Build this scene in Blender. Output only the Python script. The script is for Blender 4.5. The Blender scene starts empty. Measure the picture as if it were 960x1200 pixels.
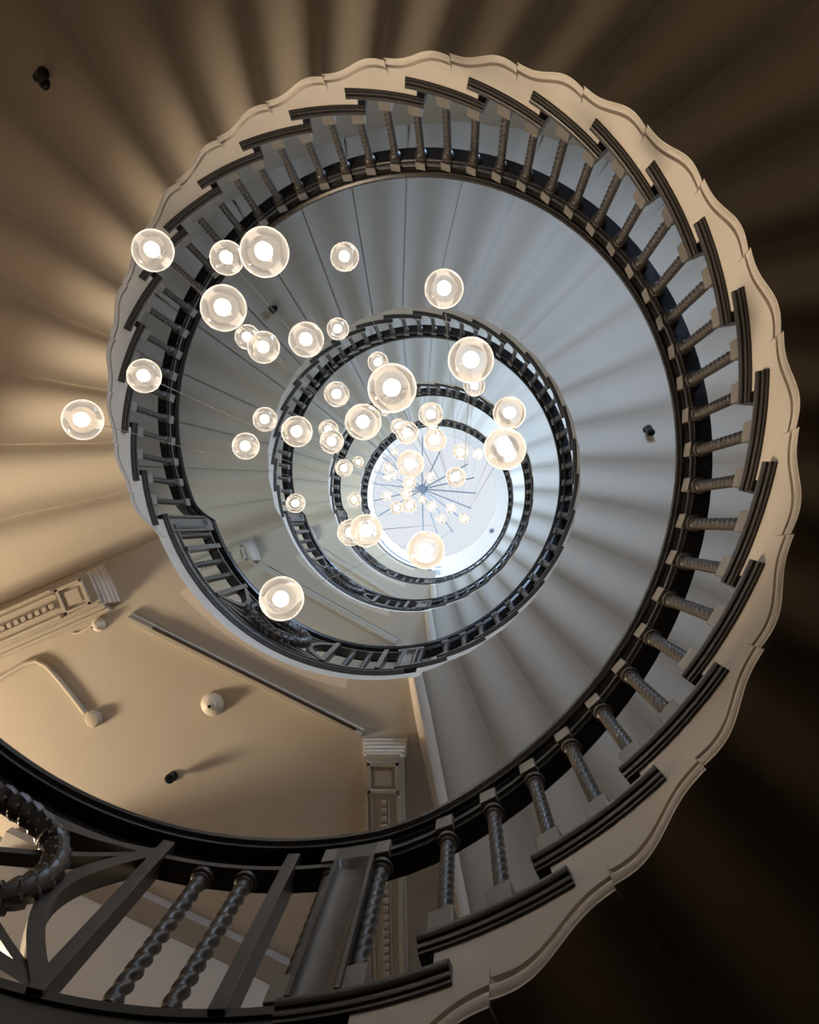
import bpy, bmesh, math, random
from math import sin, cos, pi, radians as rad, degrees as deg, sqrt, atan2, hypot
from mathutils import Vector, Matrix

random.seed(7)
scene = bpy.context.scene
COL = scene.collection

# ------------------------------------------------------------------ layout constants
F_PX = 950.0
TILT_X, TILT_Y = 0.06339388938262341, -0.012879675697298284
OX, OY = -0.6090272821774655, 0.5141461519348077      # well axis seen from the camera
PHI0, DPHI, DLEV = -79.21568157992161, 11.160531539099575, -3.0808
CAMZ = 1.6
Z0 = 1.5136852817259903 + CAMZ
STEP, PITCH = 0.155, 4.103240616117582
NSTEP = 25
R_FACE = 1.581
R_OUT = 3.35
R_B = 1.60
TIP = 0.274          # joint of the first step, in steps after PHI0
SOFF = -0.217        # landing soffit below the landing nosing


def P(R, ph, z):
    """cylindrical position about the well axis; angles run the way the stair climbs"""
    a = rad(ph)
    return Vector((R * cos(a), -R * sin(a), z))


def XY(x, y, z):
    return Vector((x, -y, z))


# ------------------------------------------------------------------ materials
def principled(name, col, rough=0.6, metal=0.0, spec=0.5, bump=0.0, bscale=60.0, mottle=0.0, coat=0.0):
    m = bpy.data.materials.new(name)
    m.use_nodes = True
    nt = m.node_tree
    b = nt.nodes['Principled BSDF']
    b.inputs['Base Color'].default_value = (*col, 1)
    b.inputs['Roughness'].default_value = rough
    b.inputs['Metallic'].default_value = metal
    b.inputs['Specular IOR Level'].default_value = spec
    b.inputs['Coat Weight'].default_value = coat
    tc = nt.nodes.new('ShaderNodeTexCoord')
    if mottle > 0:
        n = nt.nodes.new('ShaderNodeTexNoise')
        n.inputs['Scale'].default_value = 2.2
        n.inputs['Detail'].default_value = 5
        nt.links.new(tc.outputs['Object'], n.inputs['Vector'])
        mx = nt.nodes.new('ShaderNodeMix')
        mx.data_type = 'RGBA'
        mx.inputs['A'].default_value = (*[c * (1 - mottle) for c in col], 1)
        mx.inputs['B'].default_value = (*[min(1, c * (1 + mottle)) for c in col], 1)
        nt.links.new(n.outputs['Fac'], mx.inputs['Factor'])
        nt.links.new(mx.outputs['Result'], b.inputs['Base Color'])
    if bump > 0:
        n2 = nt.nodes.new('ShaderNodeTexNoise')
        n2.inputs['Scale'].default_value = bscale
        n2.inputs['Detail'].default_value = 3
        nt.links.new(tc.outputs['Object'], n2.inputs['Vector'])
        bp = nt.nodes.new('ShaderNodeBump')
        bp.inputs['Strength'].default_value = bump
        bp.inputs['Distance'].default_value = 0.01
        nt.links.new(n2.outputs['Fac'], bp.inputs['Height'])
        nt.links.new(bp.outputs['Normal'], b.inputs['Normal'])
    return m


M = {}
M['paint'] = principled('cream_paint', (0.50, 0.445, 0.37), 0.62, spec=0.3, bump=0.06, bscale=35, mottle=0.04)
M['white'] = principled('white_string_paint', (0.66, 0.59, 0.505), 0.5, spec=0.4, mottle=0.03)
M['tread'] = principled('dark_tread', (0.034, 0.027, 0.022), 0.34, spec=0.5, bump=0.05)
M['iron'] = principled('black_iron', (0.062, 0.050, 0.040), 0.36, spec=0.6, bump=0.08, bscale=90)
M['rail'] = principled('dark_rail', (0.018, 0.015, 0.013), 0.27, spec=0.6)
M['bronze'] = principled('rubbed_bronze', (0.19, 0.165, 0.135), 0.42, spec=0.5, mottle=0.12)
M['floor'] = principled('floor_stone', (0.03, 0.028, 0.026), 0.7, mottle=0.2)
M['grey'] = principled('stone_grey_paint', (0.34, 0.31, 0.28), 0.6)
M['lower_wall'] = principled('dark_lower_wall', (0.03, 0.024, 0.02), 0.6)  # unseen lower wall, kept dark to hold down bounced light
M['ceil'] = principled('ceiling_white', (0.80, 0.78, 0.74), 0.7, spec=0.2)
M['black'] = principled('black_plastic', (0.012, 0.012, 0.013), 0.35)
M['plastic'] = principled('ivory_plastic', (0.66, 0.60, 0.50), 0.45)
M['arm'] = principled('blue_grey_steel', (0.16, 0.21, 0.27), 0.4, metal=0.3)
M['cord'] = principled('braided_cord', (0.30, 0.28, 0.26), 0.6)


def emis(name, col, s):
    m = bpy.data.materials.new(name)
    m.use_nodes = True
    nt = m.node_tree
    nt.nodes.clear()
    o = nt.nodes.new('ShaderNodeOutputMaterial')
    e = nt.nodes.new('ShaderNodeEmission')
    e.inputs['Color'].default_value = (*col, 1)
    e.inputs['Strength'].default_value = s
    nt.links.new(e.outputs[0], o.inputs[0])
    return m


M['lamp'] = emis('lamp_glow', (1.0, 0.92, 0.83), 15.0)
M['sky'] = emis('skylight_glow', (0.87, 0.92, 1.0), 0.88)


def glass_mat():
    m = bpy.data.materials.new('blown_glass')
    m.use_nodes = True
    nt = m.node_tree
    nt.nodes.clear()
    L = nt.links
    o = nt.nodes.new('ShaderNodeOutputMaterial')
    tr = nt.nodes.new('ShaderNodeBsdfTransparent')
    tr.inputs['Color'].default_value = (0.97, 0.95, 0.93, 1)
    gl = nt.nodes.new('ShaderNodeBsdfGlossy')
    gl.inputs['Roughness'].default_value = 0.03
    tl = nt.nodes.new('ShaderNodeBsdfTranslucent')
    tl.inputs['Color'].default_value = (0.98, 0.90, 0.81, 1)
    lw = nt.nodes.new('ShaderNodeLayerWeight')
    lw.inputs['Blend'].default_value = 0.5
    rampf = nt.nodes.new('ShaderNodeMapRange')
    rampf.inputs['From Min'].default_value = 0.0
    rampf.inputs['From Max'].default_value = 1.0
    rampf.inputs['To Min'].default_value = 0.13
    rampf.inputs['To Max'].default_value = 1.4
    pw = nt.nodes.new('ShaderNodeMath')
    pw.operation = 'POWER'
    pw.inputs[1].default_value = 4.5
    L.new(lw.outputs['Facing'], pw.inputs[0])
    L.new(pw.outputs[0], rampf.inputs['Value'])
    m1 = nt.nodes.new('ShaderNodeMixShader')
    L.new(rampf.outputs[0], m1.inputs[0])
    L.new(tr.outputs[0], m1.inputs[1])
    L.new(tl.outputs[0], m1.inputs[2])
    m2 = nt.nodes.new('ShaderNodeMixShader')
    fr = nt.nodes.new('ShaderNodeFresnel')
    fr.inputs['IOR'].default_value = 1.5
    L.new(fr.outputs[0], m2.inputs[0])
    L.new(m1.outputs[0], m2.inputs[1])
    L.new(gl.outputs[0], m2.inputs[2])
    L.new(m2.outputs[0], o.inputs[0])
    return m


M['glass'] = glass_mat()


# ------------------------------------------------------------------ mesh helpers
class MB:
    def __init__(self):
        self.v = []
        self.f = []

    def add(self, verts, faces):
        o = len(self.v)
        self.v += [Vector(p) for p in verts]
        self.f += [tuple(i + o for i in f) for f in faces]

    def grid(self, rows, closed_u=False, closed_v=False):
        """rows: list of equally long point lists"""
        n, m = len(rows), len(rows[0])
        verts = [p for r in rows for p in r]
        faces = []
        for i in range(n if closed_u else n - 1):
            for j in range(m if closed_v else m - 1):
                a = i * m + j
                b = i * m + (j + 1) % m
                c = ((i + 1) % n) * m + (j + 1) % m
                d = ((i + 1) % n) * m + j
                faces.append((a, b, c, d))
        self.add(verts, faces)

    def sweep(self, rings, caps=True):
        self.grid(rings, closed_v=True)
        if caps:
            self.add(rings[0], [tuple(range(len(rings[0])))])
            self.add(rings[-1], [tuple(range(len(rings[-1])))])

    def box(self, c, sx, sy, sz, rot=None):
        vs = []
        for x in (-.5, .5):
            for y in (-.5, .5):
                for z in (-.5, .5):
                    p = Vector((x * sx, y * sy, z * sz))
                    if rot:
                        p = rot @ p
                    vs.append(Vector(c) + p)
        self.add(vs, [(0, 1, 3, 2), (4, 6, 7, 5), (0, 4, 5, 1), (2, 3, 7, 6), (0, 2, 6, 4), (1, 5, 7, 3)])

    def lathe(self, prof, c=(0, 0, 0), n=20, axis=None):
        c = Vector(c)
        rot = Vector((0, 0, 1)).rotation_difference(Vector(axis)).to_matrix() if axis else None
        rows = []
        for r, z in prof:
            row = []
            for j in range(n):
                p = Vector((r * cos(2 * pi * j / n), r * sin(2 * pi * j / n), z))
                row.append(c + (rot @ p if rot else p))
            rows.append(row)
        self.grid(rows, closed_v=True)
        self.add(rows[0], [tuple(range(n))])
        self.add(rows[-1], [tuple(range(n))])

    def tube(self, pts, r, n=8):
        pts = [Vector(p) for p in pts]
        rings = []
        for i, p in enumerate(pts):
            d = (pts[min(i + 1, len(pts) - 1)] - pts[max(i - 1, 0)]).normalized()
            u = d.orthogonal().normalized() if abs(d.z) > .9 else d.cross(Vector((0, 0, 1))).normalized()
            w = d.cross(u)
            rr = r[i] if isinstance(r, (list, tuple)) else r
            rings.append([p + u * rr * cos(2 * pi * j / n) + w * rr * sin(2 * pi * j / n) for j in range(n)])
        self.sweep(rings)

    def build(self, name, mat, parent=None, smooth=0.6, bevel=0.0):
        bm = bmesh.new()
        vs = [bm.verts.new(p) for p in self.v]
        for f in self.f:
            try:
                bm.faces.new([vs[i] for i in f])
            except ValueError:
                pass
        bmesh.ops.remove_doubles(bm, verts=bm.verts, dist=1e-5)
        if bevel > 0:
            bmesh.ops.recalc_face_normals(bm, faces=bm.faces)
            es = [e for e in bm.edges if len(e.link_faces) == 2 and e.calc_face_angle(0) > 0.7]
            bmesh.ops.bevel(bm, geom=es, offset=bevel, segments=2, affect='EDGES', profile=0.6)
        bmesh.ops.recalc_face_normals(bm, faces=bm.faces)
        me = bpy.data.meshes.new(name)
        bm.to_mesh(me)
        bm.free()
        me.materials.append(M[mat])
        if smooth:
            for p in me.polygons:
                p.use_smooth = True
            me.set_sharp_from_angle(angle=smooth)
        o = bpy.data.objects.new(name, me)
        COL.objects.link(o)
        if parent:
            o.parent = parent
        return o


def tag(o, label, cat, group=None):
    o['label'] = label
    o['category'] = cat
    if group:
        o['group'] = group
    return o


def thing(name, label, cat, loc=(0, 0, 0), group=None):
    o = bpy.data.objects.new(name, None)
    o.location = loc
    o.empty_display_size = 0.1
    COL.objects.link(o)
    return tag(o, label, cat, group)


def struct(o):
    o['kind'] = 'structure'
    return o


def clone(o, parent=None):
    c = o.copy()
    COL.objects.link(c)
    c.parent = parent
    for ch in list(o.children):
        d = ch.copy()
        COL.objects.link(d)
        d.parent = c
        for g in list(ch.children):
            e = g.copy()
            COL.objects.link(e)
            e.parent = d
    return c


def kphi(L, k):
    return PHI0 + DLEV * L + k * DPHI


def zlev(L):
    return Z0 + PITCH * L


def screw(a_deg, dz):
    """turn by a_deg in the climbing sense and lift"""
    return Matrix.Translation((0, 0, dz)) @ Matrix.Rotation(-rad(a_deg), 4, 'Z')


# ------------------------------------------------------------------ steps
def soffit(u):
    dev = -0.026 * (sin(2 * pi * u) + 0.45 * sin(pi * u))
    return 0.0144 - STEP + 0.022 + (STEP - 0.022) * u + dev


EDGE = [(0, 1.564), (.007, 1.564), (.012, 1.582), (.020, 1.583), (.032, 1.573), (.050, 1.569), (.066, 1.572), (.079, 1.580),
        (.083, 1.606), (.104, 1.606), (.107, 1.581)]
RISER_U = 0.576


def edge_radius(i, u):
    r = EDGE[i][1]
    f = min(1, max(0, (u - .015) / .035)) * min(1, max(0, (1.0 - u) / .03))
    if r > 1.581:
        r = 1.581 + (r - 1.581) * f
    return r


def soffit_last(u):
    t = min(1, max(0, (u - .45) / .55))
    return soffit(u) + (PITCH + SOFF - (NSTEP - 1) * STEP - soffit(1) - .010) * t * t * (3 - 2 * t)


def make_step(top_last=None):
    """one cantilevered step, its joint at the low end at angle PHI0 + TIP steps, z relative to Z0"""
    a0 = PHI0 + TIP * DPHI
    soffit = globals()['soffit'] if top_last is None else soffit_last
    N = 30
    us = sorted(set([i / N for i in range(N + 1)] + [RISER_U - 1e-4, RISER_U + 1e-4]))
    mb = MB()
    ctr = PHI0 + 0.8 * DPHI
    rows = []
    for u in us:
        ph = a0 + u * DPHI
        zb = soffit(u)
        top = 0.017 + STEP if u < RISER_U else (0.017 + 2 * STEP if top_last is None else top_last)
        col = []
        for i, (d, r) in enumerate(EDGE):
            col.append(P(edge_radius(i, u), ph, zb + d))
        for t in (0.33, 0.66, 1.0):
            z = zb + .107
            col.append(P(R_FACE, ph, z + (top - z) * t))
        rows.append(col)
    mb.grid(rows)
    # soffit, run out to the wall
    rows = []
    for u in us:
        ph = a0 + u * DPHI
        rows.append([P(1.564 + (R_OUT - 1.564) * t / 8, ph, soffit(u)) for t in range(9)])
    mb.grid(rows)
    # the small drop at each end and the riser
    for u, za, zb in ((1.0, soffit(1), soffit(1) + .10), (0.0, soffit(0), soffit(0) + .15)):
        ph = a0 + u * DPHI
        mb.add([P(1.564, ph, za), P(R_OUT, ph, za), P(R_OUT, ph, zb), P(1.581, ph, zb)], [(0, 1, 2, 3)])
    ph = a0 + RISER_U * DPHI
    mb.add([P(1.581, ph, .017 + STEP), P(R_OUT, ph, .017 + STEP), P(R_OUT, ph, .017 + 2 * STEP), P(1.581, ph, .017 + 2 * STEP)], [(0, 1, 2, 3)])
    return mb


NOSE = [(1.585, 0), (1.574, 0), (1.573, .010), (1.568, .013), (1.565, .022), (1.566, .032), (1.560, .034), (1.555, .042),
        (1.554, .056), (1.559, .065), (1.566, .067)]
TH = .067


def nosing(pa, pb, z, rout, n=10):
    mb = MB()
    rings = []
    for i in range(n + 1):
        ph = pa + (pb - pa) * i / n
        ring = [P(r, ph, z + d) for r, d in NOSE]
        ring += [P(rout, ph, z + TH), P(rout, ph, z)]
        rings.append(ring)
    mb.sweep(rings)
    return mb


step_proto = tread_proto = None
FLIGHT_LABEL = [
    'lowest and largest stair flight sweeping round the frame, scalloped cream ends under dark treads',
    'second stair flight up, grey blue fluted soffit ringing the middle of the well',
    'third stair flight up, small pale ring around the bright top of the well',
    'topmost stair flight, smallest ring of steps close under the round skylight',
]
for L in range(4):
    fl = thing('stair_flight', FLIGHT_LABEL[L], 'staircase', P(0, 0, zlev(L)), 'stair flights around the open well')
    for k in range(NSTEP):
        if step_proto is None:
            s = make_step().build('step', 'white', fl)
            # the broad underside has the cream wall paint, the end of the step is whiter
            s.data.materials.append(M['paint'])
            for p in s.data.polygons:
                c = p.center
                if hypot(c.x, c.y) > 1.60:
                    p.material_index = 1
            t = nosing(PHI0 + DPHI - 1.27 * DPHI, PHI0 + DPHI, STEP + .015, R_OUT).build('tread', 'tread', s)
            step_proto = s
            obj = s
        elif k == NSTEP - 1 and L >= 0:
            s = make_step(top_last=PITCH - (NSTEP - 1) * STEP + .017).build('step', 'white', fl)
            s.data.materials.append(M['paint'])
            for p in s.data.polygons:
                if hypot(p.center.x, p.center.y) > 1.60:
                    p.material_index = 1
            t = step_proto.children[0].copy()
            COL.objects.link(t)
            t.parent = s
            obj = s
        else:
            obj = clone(step_proto, fl)
        obj.matrix_local = screw(DLEV * L + k * DPHI, k * STEP)


# ------------------------------------------------------------------ landings, ceilings, beams
WN = (-0.395, -0.919)          # outward normal of the hall's end wall
WT = (0.919, -0.395)
WALL_C = 196          # round wall ends and hall opens; set to cut lamp light on the soffit
hall_pts = [(R_OUT * cos(rad(WALL_C)), R_OUT * sin(rad(WALL_C))),
            (-6.6, -1.0),
            (-6.6, -4.7),  # unseen hall stretched out here to give the lamp a low angle
            (3.52 * WN[0] - 1.25 * WT[0], 3.52 * WN[1] - 1.25 * WT[1]),
            (3.52 * WN[0] + 2.3 * WT[0], 3.52 * WN[1] + 2.3 * WT[1]),
            (R_OUT * cos(rad(-76)), R_OUT * sin(rad(-76)))]


def ray_seg(ph, a, b):
    dx, dy = cos(rad(ph)), sin(rad(ph))
    ex, ey = b[0] - a[0], b[1] - a[1]
    den = dx * ey - dy * ex
    if abs(den) < 1e-9:
        return None
    t = (a[0] * ey - a[1] * ex) / den
    s = (a[0] * dy - a[1] * dx) / den
    return t if t > 0 and -1e-6 <= s <= 1 + 1e-6 else None


def r_wall(ph):
    best = None
    for a, b in zip(hall_pts, hall_pts[1:]):
        t = ray_seg(ph, a, b)
        if t and (best is None or t < best):
            best = t
    return best or R_OUT


CH_A, CH_B = (-1.669, -1.136), (-0.043, -1.915)


def r_chord(ph):
    d = ((CH_B[0] - CH_A[0]), (CH_B[1] - CH_A[1]))
    nrm = (d[1], -d[0])
    l = hypot(*nrm)
    nrm = (nrm[0] / l, nrm[1] / l)
    dist = CH_A[0] * nrm[0] + CH_A[1] * nrm[1]
    c = cos(rad(ph)) * nrm[0] + sin(rad(ph)) * nrm[1]
    r = dist / c if abs(c) > 1e-3 and dist / c > 0 else 9
    return min(r, r_wall(ph))


LANDING_LABEL = [
    'lowest landing at the bottom left, behind the wreath railing',
    'landing above the smoke detector, plain white curved edge over a beige soffit',
    'second landing up, grey green soffit inside the middle ring',
    'third landing up, narrow pale crescent near the top of the well',
    'uppermost landing with solid white parapet beside the round skylight',
]


def make_landing(L):
    zl = zlev(L)
    rot = DLEV * L
    a = kphi(L - 1, NSTEP + TIP) - 360 if L == 0 else kphi(L - 1, NSTEP + TIP) - 360
    b = kphi(L, TIP)
    root = thing('stair_landing', LANDING_LABEL[L], 'landing', (0, 0, zl), 'landings around the open well')
    n = 48
    angs = [a + (b - a) * i / n for i in range(n + 1)]
    prof = [(SOFF, 1.566), (SOFF + .007, 1.566), (SOFF + .012, 1.577), (SOFF + .03, 1.569), (SOFF + .055, 1.568),
            (SOFF + .074, 1.577), (SOFF + .079, 1.598), (SOFF + .090, 1.598), (SOFF + .094, 1.581), (0.017, 1.581)]
    mb = MB()
    mb.grid([[P(r, ph, d) for d, r in prof] for ph in angs])
    mb.grid([[P(1.566 + (r_chord(ph - rot) - 1.566) * t / 5, ph, SOFF) for t in range(6)] for ph in angs])
    mb.grid([[P(1.581 + (r_chord(ph - rot) - 1.581) * t / 5, ph, .017) for t in range(6)] for ph in angs])
    for ph in (angs[0], angs[-1]):
        mb.add([P(1.566, ph, SOFF), P(R_OUT, ph, SOFF), P(R_OUT, ph, .017), P(1.581, ph, .017)], [(0, 1, 2, 3)])
    o = mb.build('slab', 'white', root)
    o.data.materials.append(M['paint'])
    for p in o.data.polygons:
        if hypot(p.center.x, p.center.y) > 1.60:
            p.material_index = 2 if p.center.z > 0 else 1
    o.data.materials.append(M['tread'])
    na = kphi(L - 1, NSTEP + 1 - 1.27) - 360
    nosing(na, kphi(L, 0), .015, 1.9, 40).build('nosing', 'tread', root)
    if L < 4:
        # rounded downstand where the next flight springs
        mb = MB()
        c0 = kphi(L, TIP) + .4
        rings = []
        for r in [1.556, 1.556, 1.8, 2.2, 2.7, R_OUT]:
            ring = []
            w = 0.052 / r * 180 / pi if r > 1.6 else 0.045 / 1.556 * 180 / pi
            for j in range(9):
                t = pi * j / 8
                ring.append(P(r, c0 - w * cos(t), SOFF - .02 - .085 * sin(t)))
            ring.append(P(r, c0 + w, SOFF + .06))
            ring.append(P(r, c0 - w, SOFF + .06))
            rings.append(ring)
        mb.sweep(rings)
        mb.build('end_block', 'white', root)
    if L >= 1:
        # ceiling of the hall beyond the landing
        mb = MB()
        ang2 = [WALL_C + 1e-3 - 360 + (360 - WALL_C - 76 - 2e-3) * i / 90 for i in range(91)]
        mb.grid([[P(min(r_chord(ph) + .0, r_wall(ph)) + (r_wall(ph) - r_chord(ph)) * t / 4, ph + rot, SOFF + .004) for t in range(5)] for ph in ang2])
        c = mb.build('ceiling', 'paint')
        c.location.z = zl
        struct(c)
    return root


for L in range(5):
    make_landing(L)


def dir_box(mb, a, d, s0, s1, t0, t1, z0, z1, rot=0):
    """box along direction d (unit) from point a: s along, t to its side, in plan"""
    def q(s, t, z):
        x = a[0] + d[0] * s - d[1] * t
        y = a[1] + d[1] * s + d[0] * t
        r, ph = hypot(x, y), deg(atan2(y, x))
        return P(r, ph + rot, z)
    vs = [q(s, t, z) for s in (s0, s1) for t in (t0, t1) for z in (z0, z1)]
    mb.add(vs, [(0, 1, 3, 2), (4, 6, 7, 5), (0, 4, 5, 1), (2, 3, 7, 6), (0, 2, 6, 4), (1, 5, 7, 3)])


BEAMS = {
    'left': dict(a=(-1.765, -0.925), ang=-156.5, w=.115, ln=2.2),
    'right': dict(a=(0.105, -1.955), ang=-89.0, w=.128, ln=2.05),
}
BEAM_LABEL = {
    (1, 'left'): 'panelled ceiling beam at the left edge, nearest the camera, with tooth moulding',
    (1, 'right'): 'panelled ceiling beam standing just above the near handrail, right of the beige panel',
    (2, 'left'): 'small ceiling beam with pale lit end on the second landing soffit',
    (2, 'right'): 'ceiling beam on the second landing soffit, right of its dark trim line',
    (3, 'left'): 'tiny ceiling beam with pale end at the left of the third landing soffit',
    (3, 'right'): 'tiny ceiling beam at the right of the third landing soffit',
}
for L in (1, 2, 3):
    rot = DLEV * (L - 1)
    for side, bd in BEAMS.items():
        a, w, ln = bd['a'], bd['w'], bd['ln']
        d = (cos(rad(bd['ang'])), sin(rad(bd['ang'])))
        zl = zlev(L)
        zt = zl + SOFF + .006
        root = thing('ceiling_beam', BEAM_LABEL[(L, side)], 'beam', (0, 0, 0), 'panelled beams over the landings')
        mb = MB()
        dir_box(mb, a, d, .07, ln, -w, w, zt - .17, zt, rot)
        dir_box(mb, a, d, .05, ln, -w * .86, w * .86, zt - .185, zt - .15, rot)
        if side == 'left':
            dir_box(mb, a, d, .07, ln, w, w + .03, zt - .11, zt, rot)
            dir_box(mb, a, d, .07, ln, w + .03, w + .055, zt - .06, zt, rot)
        mb.build('beam_body', 'paint', root, smooth=0, bevel=.004)
        mb = MB()     # stepped moulding on the end towards the well
        for i, (e, zz, zb) in enumerate(((.0, -.03, 0), (.018, -.055, -.025), (.034, -.095, -.05), (.05, -.12, -.09))):
            dir_box(mb, a, d, e, .10, -w - .022 + i * .006, w + .022 - i * .006, zt + zz, zt + zb, rot)
        mb.build('end_moulding', 'white', root, smooth=0, bevel=.004)
        mb = MB()     # square framed panel
        zu = zt - .185
        for (s0, s1, t0, t1) in ((.10, .30, -w * .8, -w * .62), (.10, .30, w * .62, w * .8), (.10, .125, -w * .8, w * .8), (.275, .30, -w * .8, w * .8)):
            dir_box(mb, a, d, s0, s1, t0, t1, zu - .022, zu + .01, rot)
        for (s0, s1, t0, t1) in ((.15, .25, -w * .42, w * .42),):
            dir_box(mb, a, d, s0, s1, t0, t1, zu - .014, zu + .01, rot)
        mb.build('square_panel', 'paint', root, smooth=0, bevel=.003)
        mb = MB()     # fillets along the beam
        for t0, t1, dz in ((-w * .92, -w * .78, .022), (-w * .62, -w * .55, .016), (w * .22, w * .30, .016), (w * .66, w * .88, .022)):
            dir_box(mb, a, d, .325, ln, t0, t1, zu - dz, zu + .01, rot)
        mb.build('long_moulding', 'paint', root, smooth=0, bevel=.003)
        mb = MB()
        s = .34
        while s < ln - .05:
            dir_box(mb, a, d, s, s + .030, -w * .12, w * .16, zu - .03, zu + .01, rot)
            s += .052
        mb.build('tooth_moulding', 'paint', root, smooth=0, bevel=.003)

    # slim downstand along the edge of the hall ceiling
    dx, dy = CH_B[0] - CH_A[0], CH_B[1] - CH_A[1]
    l = hypot(dx, dy)
    d = (dx / l, dy / l)
    mb = MB()
    dir_box(mb, CH_A, d, .03, l - .0, -.035, .0, zlev(L) + SOFF - .045, zlev(L) + SOFF + .02, rot)
    dir_box(mb, CH_A, d, .03, l - .0, -.01, .022, zlev(L) + SOFF - .03, zlev(L) + SOFF + .02, rot)
    o = mb.build('trim_%d' % L, 'paint', None, smooth=0, bevel=.004)
    struct(o)
    if L > 1:
        continue
    mb = MB()
    dir_box(mb, CH_A, d, .22, l - .05, .0, .014, zlev(L) + SOFF - .047, zlev(L) + SOFF - .028, rot)  # dark strip standing in for the shade beside the downstand
    o = mb.build('trim_%d' % (L + 3), 'tread', None, smooth=0)
    struct(o)

# ------------------------------------------------------------------ enclosing walls
ZTOP = CAMZ + 22.5
mb = MB()
mb.grid([[P(R_OUT, -76 + (WALL_C + 76) * i / 90, z) for z in (2.9, 6, 12, 18, ZTOP)] for i in range(91)])
struct(mb.build('wall_round', 'paint'))
mb = MB()
mb.grid([[P(R_OUT, -76 + 360 * i / 90, z) for z in (0, 2.9)] for i in range(91)])
struct(mb.build('wall_basement', 'lower_wall'))
for nm, (p, q) in zip(('wall_left', 'wall_far', 'wall_north', 'wall_back', 'wall_right'), zip(hall_pts, hall_pts[1:])):
    mb = MB()
    nrm = (-(q[1] - p[1]), (q[0] - p[0]))
    l = hypot(*nrm)
    nrm = (nrm[0] / l * -.12, nrm[1] / l * -.12)
    pts = [p, q, (q[0] + nrm[0], q[1] + nrm[1]), (p[0] + nrm[0], p[1] + nrm[1])]
    mb.add([XY(x, y, z) for z in (2.9, ZTOP) for x, y in pts], [(0, 1, 5, 4), (1, 2, 6, 5), (2, 3, 7, 6), (3, 0, 4, 7)])
    struct(mb.build(nm, 'paint', smooth=0))
    if nm == 'wall_back':
        for i, L in enumerate((1, 2, 3)):
            mb = MB()
            ln = hypot(q[0] - p[0], q[1] - p[1])
            d = ((q[0] - p[0]) / ln, (q[1] - p[1]) / ln)
            zz = zlev(L) + SOFF
            dir_box(mb, p, d, .02, ln - .02, .0, .17, zz - .10, zz - .018)
            dir_box(mb, p, d, .02, ln - .02, .0, .14, zz - .02, zz + .002)
            struct(mb.build('trim_%d' % (7 + i), 'grey', smooth=0, bevel=.004))
mb = MB()
mb.add([P(5.2, 360 * i / 40, 0) for i in range(40)], [tuple(range(40))])
struct(mb.build('floor', 'floor', smooth=0))

# top ceiling with a round laylight
DC, DR = (-0.12, 0.24), 1.72
mb = MB()
rows = []
for i in range(73):
    t = 2 * pi * i / 72
    c, s = cos(t), sin(t)
    rows.append([XY(DC[0] + DR * c, DC[1] + DR * s, ZTOP + .30), XY(DC[0] + DR * c, DC[1] + DR * s, ZTOP + .02),
                 XY(DC[0] + (DR + .02) * c, DC[1] + (DR + .02) * s, ZTOP), XY(DC[0] + 2.4 * c, DC[1] + 2.4 * s, ZTOP), XY(5.6 * c, 5.6 * s, ZTOP)])
mb.grid(rows)
struct(mb.build('ceiling', 'ceil', smooth=.6))
mb = MB()
mb.add([XY(DC[0] + (DR + .01) * cos(2 * pi * i / 72), DC[1] + (DR + .01) * sin(2 * pi * i / 72), ZTOP + .29) for i in range(72)], [tuple(range(72))])
o = mb.build('window_1', 'sky', smooth=0)
struct(o)

# parapet of the uppermost landing
zt = zlev(4)
pa, pb = kphi(3, NSTEP + .6) - 360, kphi(4, .6)
mb = MB()
rings = []
for i in range(49):
    ph = pa + (pb - pa) * i / 48
    rings.append([P(1.57, ph, zt + .05), P(1.57, ph, zt + .95), P(1.69, ph, zt + .95), P(1.69, ph, zt + .05)])
mb.sweep(rings)
par = tag(mb.build('parapet', 'ceil', smooth=.5), 'short white curved parapet on the uppermost landing beside the skylight', 'parapet')
mb = MB()
rings = []
for i in range(49):
    ph = pa + (pb - pa) * i / 48
    rings.append([P(1.55, ph, zt + .95), P(1.55, ph, zt + 1.01), P(1.71, ph, zt + 1.01), P(1.71, ph, zt + .95)])
mb.sweep(rings)
mb.build('coping', 'arm', par, smooth=.5)

# ------------------------------------------------------------------ balustrades
RAIL = [(-.045, -.09), (-.046, -.076), (-.058, -.066), (-.061, -.050), (-.052, -.036), (-.050, -.026), (-.042, -.012), (-.024, 0), (.024, 0),
        (.042, -.012), (.052, -.03), (.061, -.045), (.058, -.066), (.046, -.076), (.045, -.09)]
SUB = [(-.030, -.088), (-.030, -.110), (-.021, -.114), (-.021, -.150), (-.030, -.154), (-.030, -.176), (-.020, -.180), (-.020, -.205),
       (.048, -.205), (.048, -.088)]


SUB_L = [(.004, -.085), (.004, -.205), (.048, -.205), (.048, -.085)]


def flight_rail(k):
    """top of the handrail above Z0 of the flight at step coordinate k"""
    line = 1.07 + STEP * k
    lo = 1.15
    z = lo if k < .2 else max(lo, line)
    if .2 < k < 1.0:
        t = (k - .2) / .8
        z = lo * (1 - t) + (1.07 + STEP * 1.0) * t
        z += -.012 * sin(pi * t)
    hi = PITCH + 1.15
    if k > 24.35:
        t = min(1, (k - 24.35) / .55)
        base = 1.07 + STEP * 24.35
        s = t * t * (3 - 2 * t)
        z = base + (hi - base) * (0.25 * t + .75 * t ** 2.2)
    return z


def sweep_rail(prof, ks, phf, zf):
    mb = MB()
    mb.sweep([[P(R_B + r, phf(k), zf(k) + d) for r, d in prof] for k in ks])
    return mb


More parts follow.
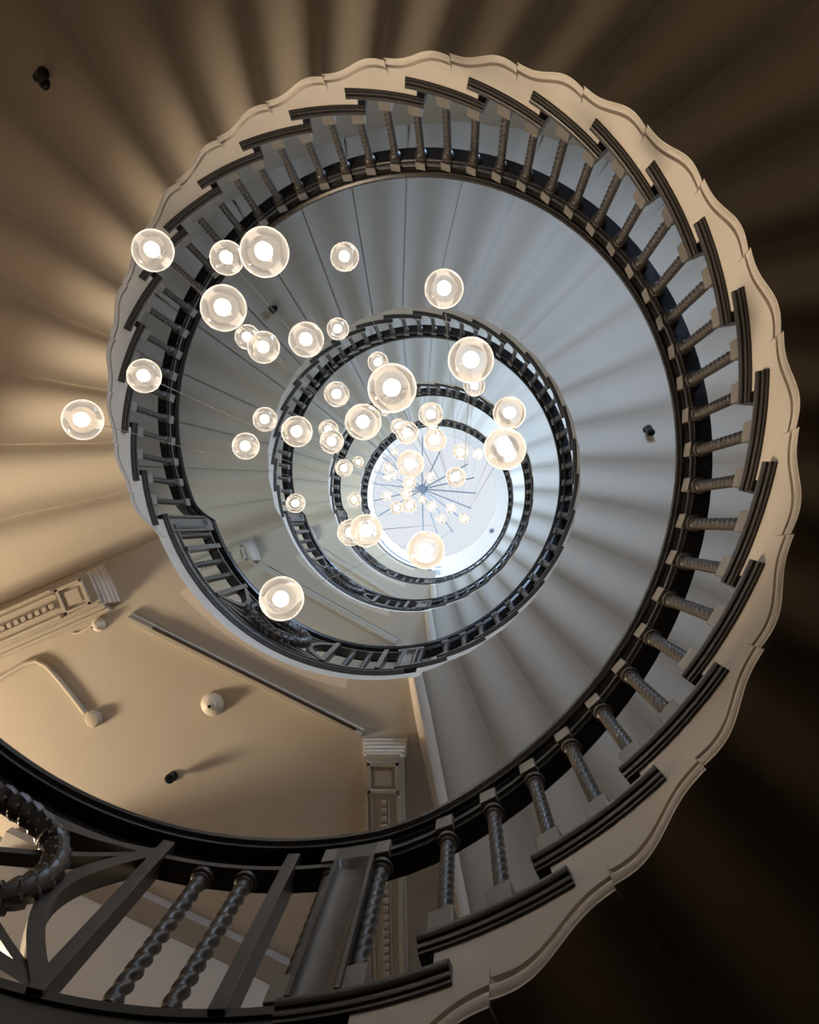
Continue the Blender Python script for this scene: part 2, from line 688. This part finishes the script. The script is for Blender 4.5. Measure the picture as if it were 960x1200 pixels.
def twist_shaft(z0, z1, turns=5.0, r0=.0195, n=16, mb=None, cx=R_B):
    """barley twist shaft with collars, standing at x = cx on the X axis"""
    mb = mb or MB()
    c = Vector((cx, 0, 0))
    zz0, zz1 = z0 + .028, z1 - .045
    rows = []
    N = 84
    for i in range(N + 1):
        t = i / N
        z = zz0 + (zz1 - zz0) * t
        fade = min(1, t / .04, (1 - t) / .04)
        row = []
        for j in range(n):
            a = 2 * pi * j / n
            r = r0 * (1 + .27 * fade * (abs(cos(a - 2 * pi * turns * t / 1)) * 1.55 - 1.0))
            row.append(c + Vector((r * cos(a), r * sin(a), z)))
        rows.append(row)
    mb.grid(rows, closed_v=True)
    mb.lathe([(.012, z0), (.026, z0 + .002), (.028, z0 + .010), (.024, z0 + .018), (.020, z0 + .024), (.016, z0 + .032)], c, n)
    mb.lathe([(.016, z1 - .05), (.021, z1 - .046), (.026, z1 - .040), (.026, z1 - .030), (.033, z1 - .026), (.035, z1 - .012), (.030, z1 - .004), (.030, z1), (.01, z1)], c, n)
    return mb


def make_baluster(name, length, plinth=.105, parent=None):
    """on the X axis at R_B, foot at z = 0, rail underside at length"""
    b = twist_shaft(plinth, length).build(name, 'iron', parent)
    mb = MB()
    mb.box((R_B, 0, plinth / 2), .066, .068, plinth)
    mb.build('plinth', 'bronze', b, smooth=0, bevel=.003)
    mb = MB()
    mb.box((R_B - .028, 0, length + .052), .026, .056, .092)
    mb.build('rail_block', 'bronze', b, smooth=0, bevel=.003)
    return b


def make_newel(zb, zt, parent):
    """flat panel post with a hollowed face towards the well, on the X axis"""
    w = .062
    mb = MB()
    N, K = 22, 26
    rows = []
    for i in range(K + 1):
        z = zb + (zt - zb) * i / K
        row = []
        for j in range(N + 1):
            t = -w + 2 * w * j / N
            dep = 0
            if abs(t) < w * .74 and i < K - 3:
                dep = .007 + .015 * sqrt(max(0, 1 - (t / (w * .74)) ** 2))
            row.append(Vector((R_B - .045 + dep, t, z)))
        row.append(Vector((R_B + .02, w, z)))
        row.append(Vector((R_B + .02, -w, z)))
        rows.append(row)
    mb.grid(rows, closed_v=True)
    mb.add(rows[0], [tuple(range(N + 3))])
    mb.add(rows[-1], [tuple(range(N + 3))])
    return mb.build('newel_panel', 'iron', parent, smooth=.5)


FLIGHT_BAL_LABEL = [
    'largest balustrade of twisted black balusters climbing round the outer ring',
    'second balustrade up, dark twisted balusters around the middle ring',
    'third balustrade up, thin dark ring of balusters around the pale centre',
    'topmost flight balustrade, tiny blue grey ring beside the skylight',
]
front_b = back_b = None
TT = .015 + TH            # tread surface above its own step height
len_front = 1.07 - TT - 1.10 * STEP - .205
len_back = 1.07 - TT - 0.60 * STEP - .205
newel_proto = newel_top_proto = None
for L in range(4):
    root = thing('balustrade', FLIGHT_BAL_LABEL[L], 'balustrade', (0, 0, zlev(L)), 'balustrades along the stair flights')
    ks = [-.28 + .04 * i for i in range(12)] + [.2 + .25 * i for i in range(97)] + [24.37 + .03 * i for i in range(24)]
    ks = sorted(set(round(k, 3) for k in ks if k <= 25.02))
    sweep_rail(RAIL, ks, lambda k: kphi(L, k), flight_rail).build('handrail', 'rail', root, smooth=.5)
    sweep_rail(SUB, ks, lambda k: kphi(L, k), flight_rail).build('sub_rail', 'rail', root, smooth=.4)
    for m in range(2, NSTEP + 1):
        for off, ln in ((-1.10, len_front), (-.60, len_back)):
            if off == -1.10:
                if front_b is None:
                    front_b = b = make_baluster('baluster', ln, parent=root)
                else:
                    b = clone(front_b, root)
            else:
                if back_b is None:
                    back_b = b = make_baluster('baluster', ln, parent=root)
                else:
                    b = clone(back_b, root)
            b.matrix_local = screw(kphi(L, m + off), TT + STEP * m)
    # panel post on the first tread with a baluster on either side
    zb = TT + STEP
    if newel_proto is None:
        newel_proto = (make_newel(0, 1.15 - .20 - zb + .08, root), make_baluster('baluster', 1.15 - .205 - zb, parent=root), None)
        newel_proto = (newel_proto[0], newel_proto[1], clone(newel_proto[1], root))
        nb = newel_proto
    else:
        nb = tuple(clone(x, root) for x in newel_proto)
    for o, ph in zip(nb, (kphi(L, -.02), kphi(L, -.275), kphi(L, .235))):
        o.matrix_local = screw(ph, zb)
    # panel post where the flight meets the next landing
    zb2 = PITCH + TT
    nt_ = clone(newel_proto[0], root)
    nt_.matrix_local = screw(kphi(L, 24.97), zb2) @ Matrix.Diagonal((1, 1, (1.15 - .12 - TT) / (1.15 - .12 - zb), 1))


def strap(mb, pts, w, r0, r1, ph0):
    """flat iron strap following pts (s along the curve of the railing, z) with width w in the railing's plane"""
    L_, R_ = [], []
    n = len(pts)
    for i in range(n):
        a = pts[max(i - 1, 0)]
        b = pts[min(i + 1, n - 1)]
        dx, dz = b[0] - a[0], b[1] - a[1]
        l = hypot(dx, dz) or 1
        nx, nz = -dz / l * w / 2, dx / l * w / 2
        L_.append((pts[i][0] + nx, pts[i][1] + nz))
        R_.append((pts[i][0] - nx, pts[i][1] - nz))
    rings = []
    for a, b in zip(L_, R_):
        ring = []
        for (s, z), r in ((a, r0), (b, r0), (b, r1), (a, r1)):
            ring.append(P(r, ph0 + s / R_B * 180 / pi, z))
        rings.append(ring)
    mb.sweep(rings)


LAND_BAL_LABEL = [
    'wreath railing of the lowest landing at the bottom left corner',
    'curved railing of the landing just below the middle ring, left of its start',
    'small dark railing of the second landing with pale straps',
    'tiny dark blue railing of the third landing near the skylight',
]
land_b = None
for L in range(4):
    zl = zlev(L)
    root = thing('landing_railing', LAND_BAL_LABEL[L], 'railing', (0, 0, zl), 'railings along the landings')
    pe = kphi(L, -.02)                 # newel at the far end
    ps = kphi(L - 1, 24.97) - 360      # newel at the near end
    pm = (pe + ps) / 2
    half = (pe - ps) / 2
    a1 = ps
    a2 = pe - 2.6
    top = 1.15
    N = 60
    ks = [a1 + (a2 - a1) * i / N for i in range(N + 1)]
    sweep_rail(RAIL, ks, lambda k: k, lambda k: top).build('handrail', 'rail', root, smooth=.5)
    sweep_rail(SUB_L, ks, lambda k: k, lambda k: top).build('sub_rail', 'rail', root, smooth=.4)
    mb = MB()
    mb.sweep([[P(R_B + r, k, z) for r, z in ((-.030, .08), (-.030, .15), (-.026, .155), (-.026, .185), (-.034, .19), (-.034, .22), (.04, .22), (.04, .08))] for k in ks])
    mb.build('base_rail', 'rail', root, smooth=.4)
    # light fillet under the sub rail
    mb = MB()
    mb.sweep([[P(R_B + r, k, z) for r, z in ((-.034, top - .228), (-.034, top - .204), (.03, top - .204), (.03, top - .228))] for k in ks])
    mb.build('rail_fillet', 'iron', root, smooth=.4)
    zb, zt_ = .22, top - .205
    # baluster beside the near newel
    lb = []
    for ph in (ps + 3.3, pe - 12.0, pe - 16.8, ps + 12.0, ps + 16.8):
        if land_b is None:
            land_b = b = twist_shaft(0, zt_ - zb - .02, turns=5.5, r0=.0215).build('baluster', 'iron', root)
        else:
            b = clone(land_b, root)
        b.matrix_local = screw(ph, zb)
    for ph in (pe - 7.4, pe - 22.2, ps + 7.4, ps + 22.2):
        mb = MB()
        for r0, r1, w in ((R_B - .045, R_B - .02, .040), (R_B - .02, R_B + .03, .028)):
            wd = w / R_B * 90 / pi
            vs = [P(r, ph + s * wd, z) for r in (r0, r1) for s in (-1, 1) for z in (zb - .02, zt_ + .07)]
            mb.add(vs, [(0, 1, 3, 2), (4, 6, 7, 5), (0, 4, 5, 1), (2, 3, 7, 6), (0, 2, 6, 4), (1, 5, 7, 3)])
        mb.build('bar', 'iron', root, smooth=0, bevel=.002)
    # centre panel: arcs, cross and wreath
    W = (half - 22.2) * pi / 180 * R_B
    zc = (zb + zt_) / 2 + .012
    H = (zt_ - zb) / 2
    for sgn in (-1, 1):
        mb = MB()
        pts = [(sgn * (W - .165 * sin(pi * i / 24)), zc + H * (1 - i / 12)) for i in range(25)]
        strap(mb, pts, .044, R_B - .040, R_B + .018, pm)
        mb.build('side_arc', 'iron', root, smooth=.5)
        mb = MB()
        pts = [(-W + 2 * W * i / 24, zc + sgn * (H - (.055 if sgn > 0 else .10) * sin(pi * i / 24))) for i in range(25)]
        strap(mb, pts, .026 if sgn > 0 else .045, R_B - .034, R_B + .012, pm)
        mb.build('long_arc', 'iron', root, smooth=.5)
        mb = MB()
        strap(mb, [(-W + 2 * W * i / 12, zc - sgn * (H - 2 * H * i / 12)) for i in range(13)], .024, R_B - .030 - sgn * .003, R_B + .008, pm)
        mb.build('cross_bar', 'iron', root, smooth=.5)
    # wreath of leaves tied with bands
    mb = MB()
    rw = .265
    rows = []
    n1, n2 = 288, 22
    for i in range(n1):
        t = 2 * pi * i / n1
        row = []
        band = max(0, 1 - abs(((t * 4 / pi) % 2) - 1) / .12)
        for j in range(n2):
            q = 2 * pi * j / n2
            leaf = (((t * 16 / pi) + .35 * sin(q * 2)) % 1.0)
            rr = .027 + .017 * leaf ** .7 + .004 * sin(q * 5) * (1 - leaf)
            rr = rr * (1 - band) + (.046 + .006 * sin(9 * q) * sin(60 * t)) * band
            s = (rw + rr * cos(q)) * cos(t)
            z = zc + (rw + rr * cos(q)) * sin(t)
            row.append(P(R_B - .050 - rr * sin(q), pm + s / R_B * 180 / pi, z))
        rows.append(row)
    mb.grid(rows, closed_u=True, closed_v=True)
    wr = mb.build('wreath', 'iron', root, smooth=.35)

# ------------------------------------------------------------------ small fittings on the soffits
def pixel_dir(x, y):
    X, Y, Z = (x - 480) / F_PX, -(y - 600) / F_PX, 1.0
    cb, sb, ca, sa = cos(TILT_Y), sin(TILT_Y), cos(TILT_X), sin(TILT_X)
    Y, Z = cb * Y - sb * Z, sb * Y + cb * Z
    X, Z = ca * X - sa * Z, sa * X + ca * Z
    return X, Y, Z


def at(x, y, z):
    """plan position (about the well axis) of something seen at (x, y) at height z above the camera"""
    X, Y, Z = pixel_dir(x, y)
    t = z / Z
    return X * t - OX, Y * t - OY


def soffit_height(R, ph, L):
    k = ((ph - kphi(L, 0)) % 360) / DPHI - TIP
    n = math.floor(k)
    return zlev(L) + n * STEP + soffit(k - n)


def spotlight(x, y, label, z=None, L=None, aim=(0.3, -0.2)):
    zz = (z or 4.4)
    for _ in range(12):
        px, py = at(x, y, zz - .05)
        if L is not None:
            zz = soffit_height(hypot(px, py), deg(atan2(py, px)), L) - CAMZ
    root = thing('ceiling_spotlight', label, 'spotlight', XY(px, py, zz + CAMZ), 'black spotlights on the soffits')
    mb = MB()
    mb.lathe([(.034, .012), (.034, -.012), (.026, -.018), (.010, -.02), (.010, -.055)], (0, 0, 0), 18)
    mb.build('base', 'black', root)
    mb = MB()
    ax = Vector((aim[0], aim[1], -.75)).normalized()
    mb.lathe([(.016, -.03), (.027, -.022), (.03, 0), (.03, .045), (.033, .05), (.033, .06), (.024, .062), (.022, .045)], Vector((0, 0, -.07)), 18, axis=ax)
    mb.build('lamp_head', 'black', root)


spotlight(48, 92, 'black spotlight on the brown soffit in the top left corner', L=0, aim=(.9, .0))
spotlight(200, 912, 'black spotlight on the beige ceiling just above the near handrail', z=zlev(1) + SOFF - CAMZ + .004, aim=(.3, -.3))
spotlight(319, 362, 'black spotlight on the grey soffit between the glass globes', L=1, aim=(.9, .2))
spotlight(760, 503, 'black spotlight on the blue grey soffit at the right, near the large handrail', L=1, aim=(.1, .6))

zc1 = zlev(1) + SOFF + .004
px, py = at(248, 826, zc1 - CAMZ - .03)
root = thing('smoke_detector', 'round ivory smoke detector on the beige ceiling', 'smoke detector', XY(px, py, zc1))
mb = MB()
mb.lathe([(.078, 0), (.080, -.012), (.074, -.020), (.070, -.022), (.068, -.034), (.052, -.048), (.02, -.052)], n=32)
mb.build('base', 'plastic', root)
mb = MB()
mb.lathe([(.036, -.045), (.036, -.07), (.028, -.076), (.012, -.078)], n=24)
mb.build('sensor_cap', 'plastic', root)
mb = MB()
mb.lathe([(.012, -.074), (.012, -.083), (.004, -.084)], n=14)
mb.build('sensor_eye', 'black', root)

px, py = at(113, 733, zc1 - CAMZ - .05)
root = thing('motion_sensor', 'small ivory motion sensor beside the end of the left beam', 'sensor', XY(px, py, zc1))
mb = MB()
mb.lathe([(.045, 0), (.046, -.02), (.034, -.03), (.03, -.05), (.018, -.066), (.004, -.07)], n=24)
mb.build('housing', 'plastic', root)
mb = MB()
mb.box((-.028, .012, -.05), .012, .014, .012)
mb.build('lens', 'black', root, bevel=.002)
mb = MB()
mb.tube([Vector((-.04, .0, -.012)), Vector((-.09, .03, -.008)), Vector((-.15, .06, -.006)), Vector((-.19, .06, -.004))], .007, 8)
mb.build('cable', 'plastic', root)

# painted conduit on the beige ceiling, ending in a small outlet
pts = [at(x, y, zc1 - CAMZ - .022) for x, y in ((-60, 822), (0, 795), (28, 778), (42, 774), (54, 780), (66, 793), (84, 815), (100, 836))]
mb = MB()
mb.tube([XY(x, y, zc1 - .02) for x, y in pts], .017, 10)
cd = tag(mb.build('conduit', 'paint'), 'cream painted pipe bending across the beige ceiling at the left edge', 'pipe')
mb = MB()
x, y = at(109, 843, zc1 - CAMZ - .03)
mb.lathe([(.055, .0), (.056, -.03), (.044, -.05), (.02, -.056)], XY(x, y, zc1), 24)
mb.build('outlet_box', 'paint', cd)

px, py = at(576, 622, 22.5)
root = thing('smoke_detector', 'tiny dark detector dot on the top ceiling beside the skylight', 'smoke detector', XY(px, py, ZTOP))
mb = MB()
mb.lathe([(.06, 0), (.06, -.03), (.03, -.05)], n=16)
mb.build('base', 'arm', root)

# ------------------------------------------------------------------ pendant cluster
HZ = 21.5
hx, hy = at(495, 573, HZ)
root = thing('chandelier_frame', 'star of thin steel arms under the skylight, holding the lamp cords', 'chandelier', XY(hx, hy, CAMZ + HZ))
mb = MB()
mb.lathe([(.02, 1.1), (.02, .12), (.10, .10), (.12, .03), (.12, -.03), (.08, -.07), (.02, -.08)], n=24)
mb.build('hub', 'arm', root)
ARMS = [(690, 515), (665, 592), (572, 715), (490, 720), (418, 705), (190, 632), (165, 555), (160, 467), (170, 405), (212, 330), (222, 278),
        (415, 225), (505, 300), (648, 365), (680, 435), (598, 632)]
for cx, cy in ARMS:
    ax, ay = at(400 + cx / 4.364, 460 + cy / 4.364, HZ)
    mb = MB()
    mb.tube([Vector((0, 0, 0)), Vector((ax - hx, -(ay - hy), 0)) * .6 + Vector((0, 0, .01)), Vector((ax - hx, -(ay - hy), 0))], .017, 8)
    mb.build('arm', 'arm', root)

D = 0.15
LAMPS = [
    (179.3, 293.6, 50, 'glass globe lamp over the scalloped edge, at the upper left'),
    (266, 302.3, 41, 'medium glass globe lamp tucked left of the largest upper globe'),
    (310, 295.5, 59, 'large glass globe lamp at upper left, overlapping a smaller one on its left'),
    (262, 361, 55, 'large glass globe lamp hanging below the overlapping upper pair'),
    (290, 395, 30, 'small glass globe lamp half hidden behind the cord pair at left'),
    (309, 407, 38.5, 'glass globe lamp crossed by a dark cord, in front of a smaller one'),
    (359, 398, 42, 'glass globe lamp against the grey soffit, left of a small lone globe'),
    (396, 385.5, 26.5, 'small glass globe lamp touching the outer edge of the middle ring'),
    (169, 440.7, 41, 'glass globe lamp in front of the left balusters'),
    (310.6, 491.4, 29, 'upper of two small globe lamps left of the middle ring'),
    (288, 522.8, 32.5, 'lower of two small globe lamps left of the middle ring'),
    (348, 505.7, 37, 'globe lamp in front of the left side of the middle ring railing'),
    (394.6, 462, 30, 'globe lamp just inside the upper left of the middle ring'),
    (97, 492, 49, 'leftmost glass globe lamp, in front of the beige fluted soffit'),
    (404, 301, 34, 'lone globe lamp on the grey soffit near the top of the well'),
    (520.5, 338.5, 46, 'uppermost globe lamp on the right, on the blue grey soffit'),
    (443, 424.5, 24.5, 'small globe lamp peeping over the biggest central globe'),
    (459.6, 454.8, 58, 'biggest glass globe lamp at the centre of the cluster'),
    (425.6, 494.4, 43, 'globe lamp touching the biggest central globe at its lower left'),
    (385, 503.5, 23.5, 'small globe lamp, rear of a close pair inside the middle ring'),
    (389, 517.5, 28.5, 'globe lamp, front of a close pair inside the middle ring'),
    (403, 548.5, 21, 'small globe lamp on the left rail of the third ring, beside a tiny one'),
    (420, 541, 13, 'tiny globe lamp right of a small one, left of the skylight'),
    (450, 481, 14, 'tiny globe lamp mostly hidden behind the biggest central globe'),
    (477, 507, 27, 'globe lamp at the top edge of the skylight, overlapping another'),
    (467, 500, 19, 'small globe lamp behind the one at the skylight top edge'),
    (505, 485.7, 28.6, 'globe lamp above the skylight, in front of the third ring railing'),
    (510, 515.7, 26.5, 'globe lamp below another, near the top of the skylight'),
    (507.7, 503, 14, 'tiny globe lamp squeezed between two globes above the skylight'),
    (539.8, 529.4, 18.5, 'small globe lamp with a bright rim at the right of the skylight'),
    (560, 532, 12.5, 'tiny globe lamp left of the big right hand globe'),
    (534.3, 559, 23.6, 'globe lamp in front of the right hand arms of the steel star'),
    (481.3, 543.6, 32.5, 'largest globe lamp in front of the skylight, just above the hub'),
    (462.3, 529.4, 9.6, 'tiny globe lamp left of the largest skylight globe'),
    (455, 547.8, 12, 'tiny globe lamp, top of a small trio at the left of the skylight'),
    (454, 559.7, 9, 'tiny globe lamp, lower left of a small trio by the skylight'),
    (462.3, 556.5, 9.6, 'tiny globe lamp, right of a small trio by the skylight'),
    (503.6, 559, 12.5, 'tiny globe lamp immediately upper right of the hub'),
    (480.2, 565.9, 16.5, 'small globe lamp directly under the largest skylight globe'),
    (476, 578, 13.5, 'tiny globe lamp left of the hub, between two small ones'),
    (453.4, 581.4, 11.5, 'tiny lone globe lamp on a left arm of the steel star'),
    (464.8, 595.2, 15.5, 'small globe lamp, left of a pair below the hub'),
    (479.7, 592.4, 17.4, 'small globe lamp, right of a pair below the hub'),
    (494.6, 585.3, 10, 'tiny globe lamp just below the hub'),
    (506, 593, 12.6, 'tiny globe lamp lower right of the hub'),
    (517.3, 608, 11, 'tiny globe lamp lowest near the lower right arms'),
    (528.5, 595.4, 11.5, 'tiny globe lamp in the middle of the lower right arms'),
    (543.7, 607.8, 12, 'tiny globe lamp farthest out at the lower right of the star'),
    (415.4, 585.3, 16.5, 'small globe lamp alone on the left rim of the skylight ring'),
    (429, 622, 39, 'globe lamp below left of the skylight, front of a pair'),
    (411, 624, 32, 'globe lamp below left of the skylight, rear of a pair'),
    (499, 645, 45, 'large globe lamp at the lower edge of the skylight'),
    (597, 484, 38.5, 'upper globe lamp of the touching pair right of the skylight'),
    (591.8, 526, 49.5, 'lower, larger globe lamp of the touching pair right of the skylight'),
    (552, 422, 54, 'large globe lamp on the upper right of the middle ring'),
    (556, 452, 25, 'small globe lamp peeping below the large upper right one'),
    (346.5, 589.8, 23, 'small globe lamp alone on the left of the middle ring railing'),
    (330, 701.5, 53, 'lowest glass globe lamp, in front of the landing railing'),
]
lamp_proto = None


def make_lamp():
    r = bpy.data.objects.new('pendant_lamp', None)
    r.empty_display_size = .05
    COL.objects.link(r)
    mb = MB()
    prof = [(D / 2 * sin(pi * i / 24), -D / 2 * cos(pi * i / 24)) for i in range(1, 24)]
    mb.lathe(prof, n=40)
    mb.build('globe', 'glass', r, smooth=3.0)
    mb = MB()
    mb.lathe([(.004, -.040), (.015, -.036), (.023, -.026), (.026, -.008), (.022, .010), (.013, .024)], n=20)
    mb.build('bulb', 'lamp', r, smooth=3.0)
    mb = MB()
    mb.lathe([(.011, .018), (.012, .022), (.012, .045), (.008, .06), (.008, .072), (.006, .078), (.003, .085)], n=14)
    mb.build('socket', 'plastic', r)
    mb = MB()
    mb.tube([Vector((0, 0, 0)), Vector((0, 0, 1))], .0015, 6)
    mb.build('cord', 'cord', r)
    return r


for x, y, d, lab in LAMPS:
    if lamp_proto is None:
        lamp_proto = o = make_lamp()
    else:
        o = clone(lamp_proto)
    z = F_PX * D / d
    X, Y, Z = pixel_dir(x, y)
    z *= 1.0
    px, py = X / Z * z - OX, Y / Z * z - OY
    o.location = XY(px, py, z + CAMZ)
    for c in o.children:
        if c.name.startswith('cord'):
            c.location = (0, 0, .08)
            c.scale = (1, 1, ZTOP + .25 - (z + CAMZ) - .08)
    tag(o, lab, 'lamp', 'glass globe pendant lamps')

# ------------------------------------------------------------------ lights
def area(name, loc, aim, size, energy, col, size_y=None):
    l = bpy.data.lights.new(name, 'AREA')
    l.energy = energy
    l.color = col
    l.shape = 'RECTANGLE' if size_y else 'DISK'
    l.size = size
    if size_y:
        l.size_y = size_y
    o = bpy.data.objects.new(name, l)
    COL.objects.link(o)
    o.location = loc
    o.rotation_euler = (Vector(aim) - Vector(loc)).to_track_quat('-Z', 'Y').to_euler()
    return o


area('hall_lamp', XY(-6.1, -3.9, 3.8 + CAMZ), XY(0.4, .2, 4.3 + CAMZ), 1.1, 430, (1.0, .80, .56))
o = area('lobby_fill', XY(-2.5, .1, .9 + CAMZ), XY(-2.2, -.4, 5 + CAMZ), .6, 5, (1.0, .72, .50))  # added unseen fill from below, softens the folds of the left soffit
o.data.spread = rad(90)
for L in (1, 2, 3, 4):
    p = P(3.28, kphi(L - 1, 12.5), zlev(L - 1) + 11.5 * STEP + 1.7)
    q = P(-.5, kphi(L - 1, 12.5), zlev(L - 1) + 11.5 * STEP + 2.5)
    o = area('window_daylight', p, q, 1.1, (160, 330, 540, 620)[L - 1], (.50, .70, 1.0), 1.6)
for L in (1, 2, 3):
    o = area('landing_fill', XY(-4.3, -2.2, zlev(L) + .8), XY(-1.4, .6, zlev(L) + 3.3), 1.2, (32, 66, 125)[L - 1], (.84, .95, .92), 1.2)  # added fill on each landing, lifts the left soffits above
    o.data.spread = rad(130)
area('attic_fill', XY(-2.6, -1.6, zlev(4) + 1.6), XY(1.0, .8, zlev(4) + 3.4), 1.4, 190, (.86, .93, 1.0), 1.4)  # added unseen fill that brightens the top ceiling

w = bpy.data.worlds.new('World')
scene.world = w
w.use_nodes = True
w.node_tree.nodes['Background'].inputs['Color'].default_value = (.6, .7, .8, 1)
w.node_tree.nodes['Background'].inputs['Strength'].default_value = 0.02

# ------------------------------------------------------------------ camera
cam = bpy.data.cameras.new('camera')
cam.sensor_fit = 'VERTICAL'
cam.sensor_height = 36
cam.sensor_width = 28.8
cam.lens = F_PX * 36 / 1200
cam.clip_start = .02
co = bpy.data.objects.new('camera', cam)
COL.objects.link(co)
ca, sa, cb, sb = cos(TILT_X), sin(TILT_X), cos(TILT_Y), sin(TILT_Y)
right = Vector((ca, 0, sa))
up = Vector((-sb * sa, -cb, sb * ca))
fwd = Vector((-cb * sa, sb, cb * ca))
mt = Matrix((right, up, -fwd)).transposed().to_4x4()
mt.translation = XY(-OX, -OY, CAMZ)
co.matrix_world = mt
scene.camera = co

vs = scene.view_settings
vs.view_transform = 'Standard'
vs.look = 'None'
vs.exposure = 0.0
vs.gamma = 1.0
vs.use_curve_mapping = False
scene.cycles.max_bounces = 10
scene.cycles.diffuse_bounces = 5
scene.cycles.transparent_max_bounces = 24
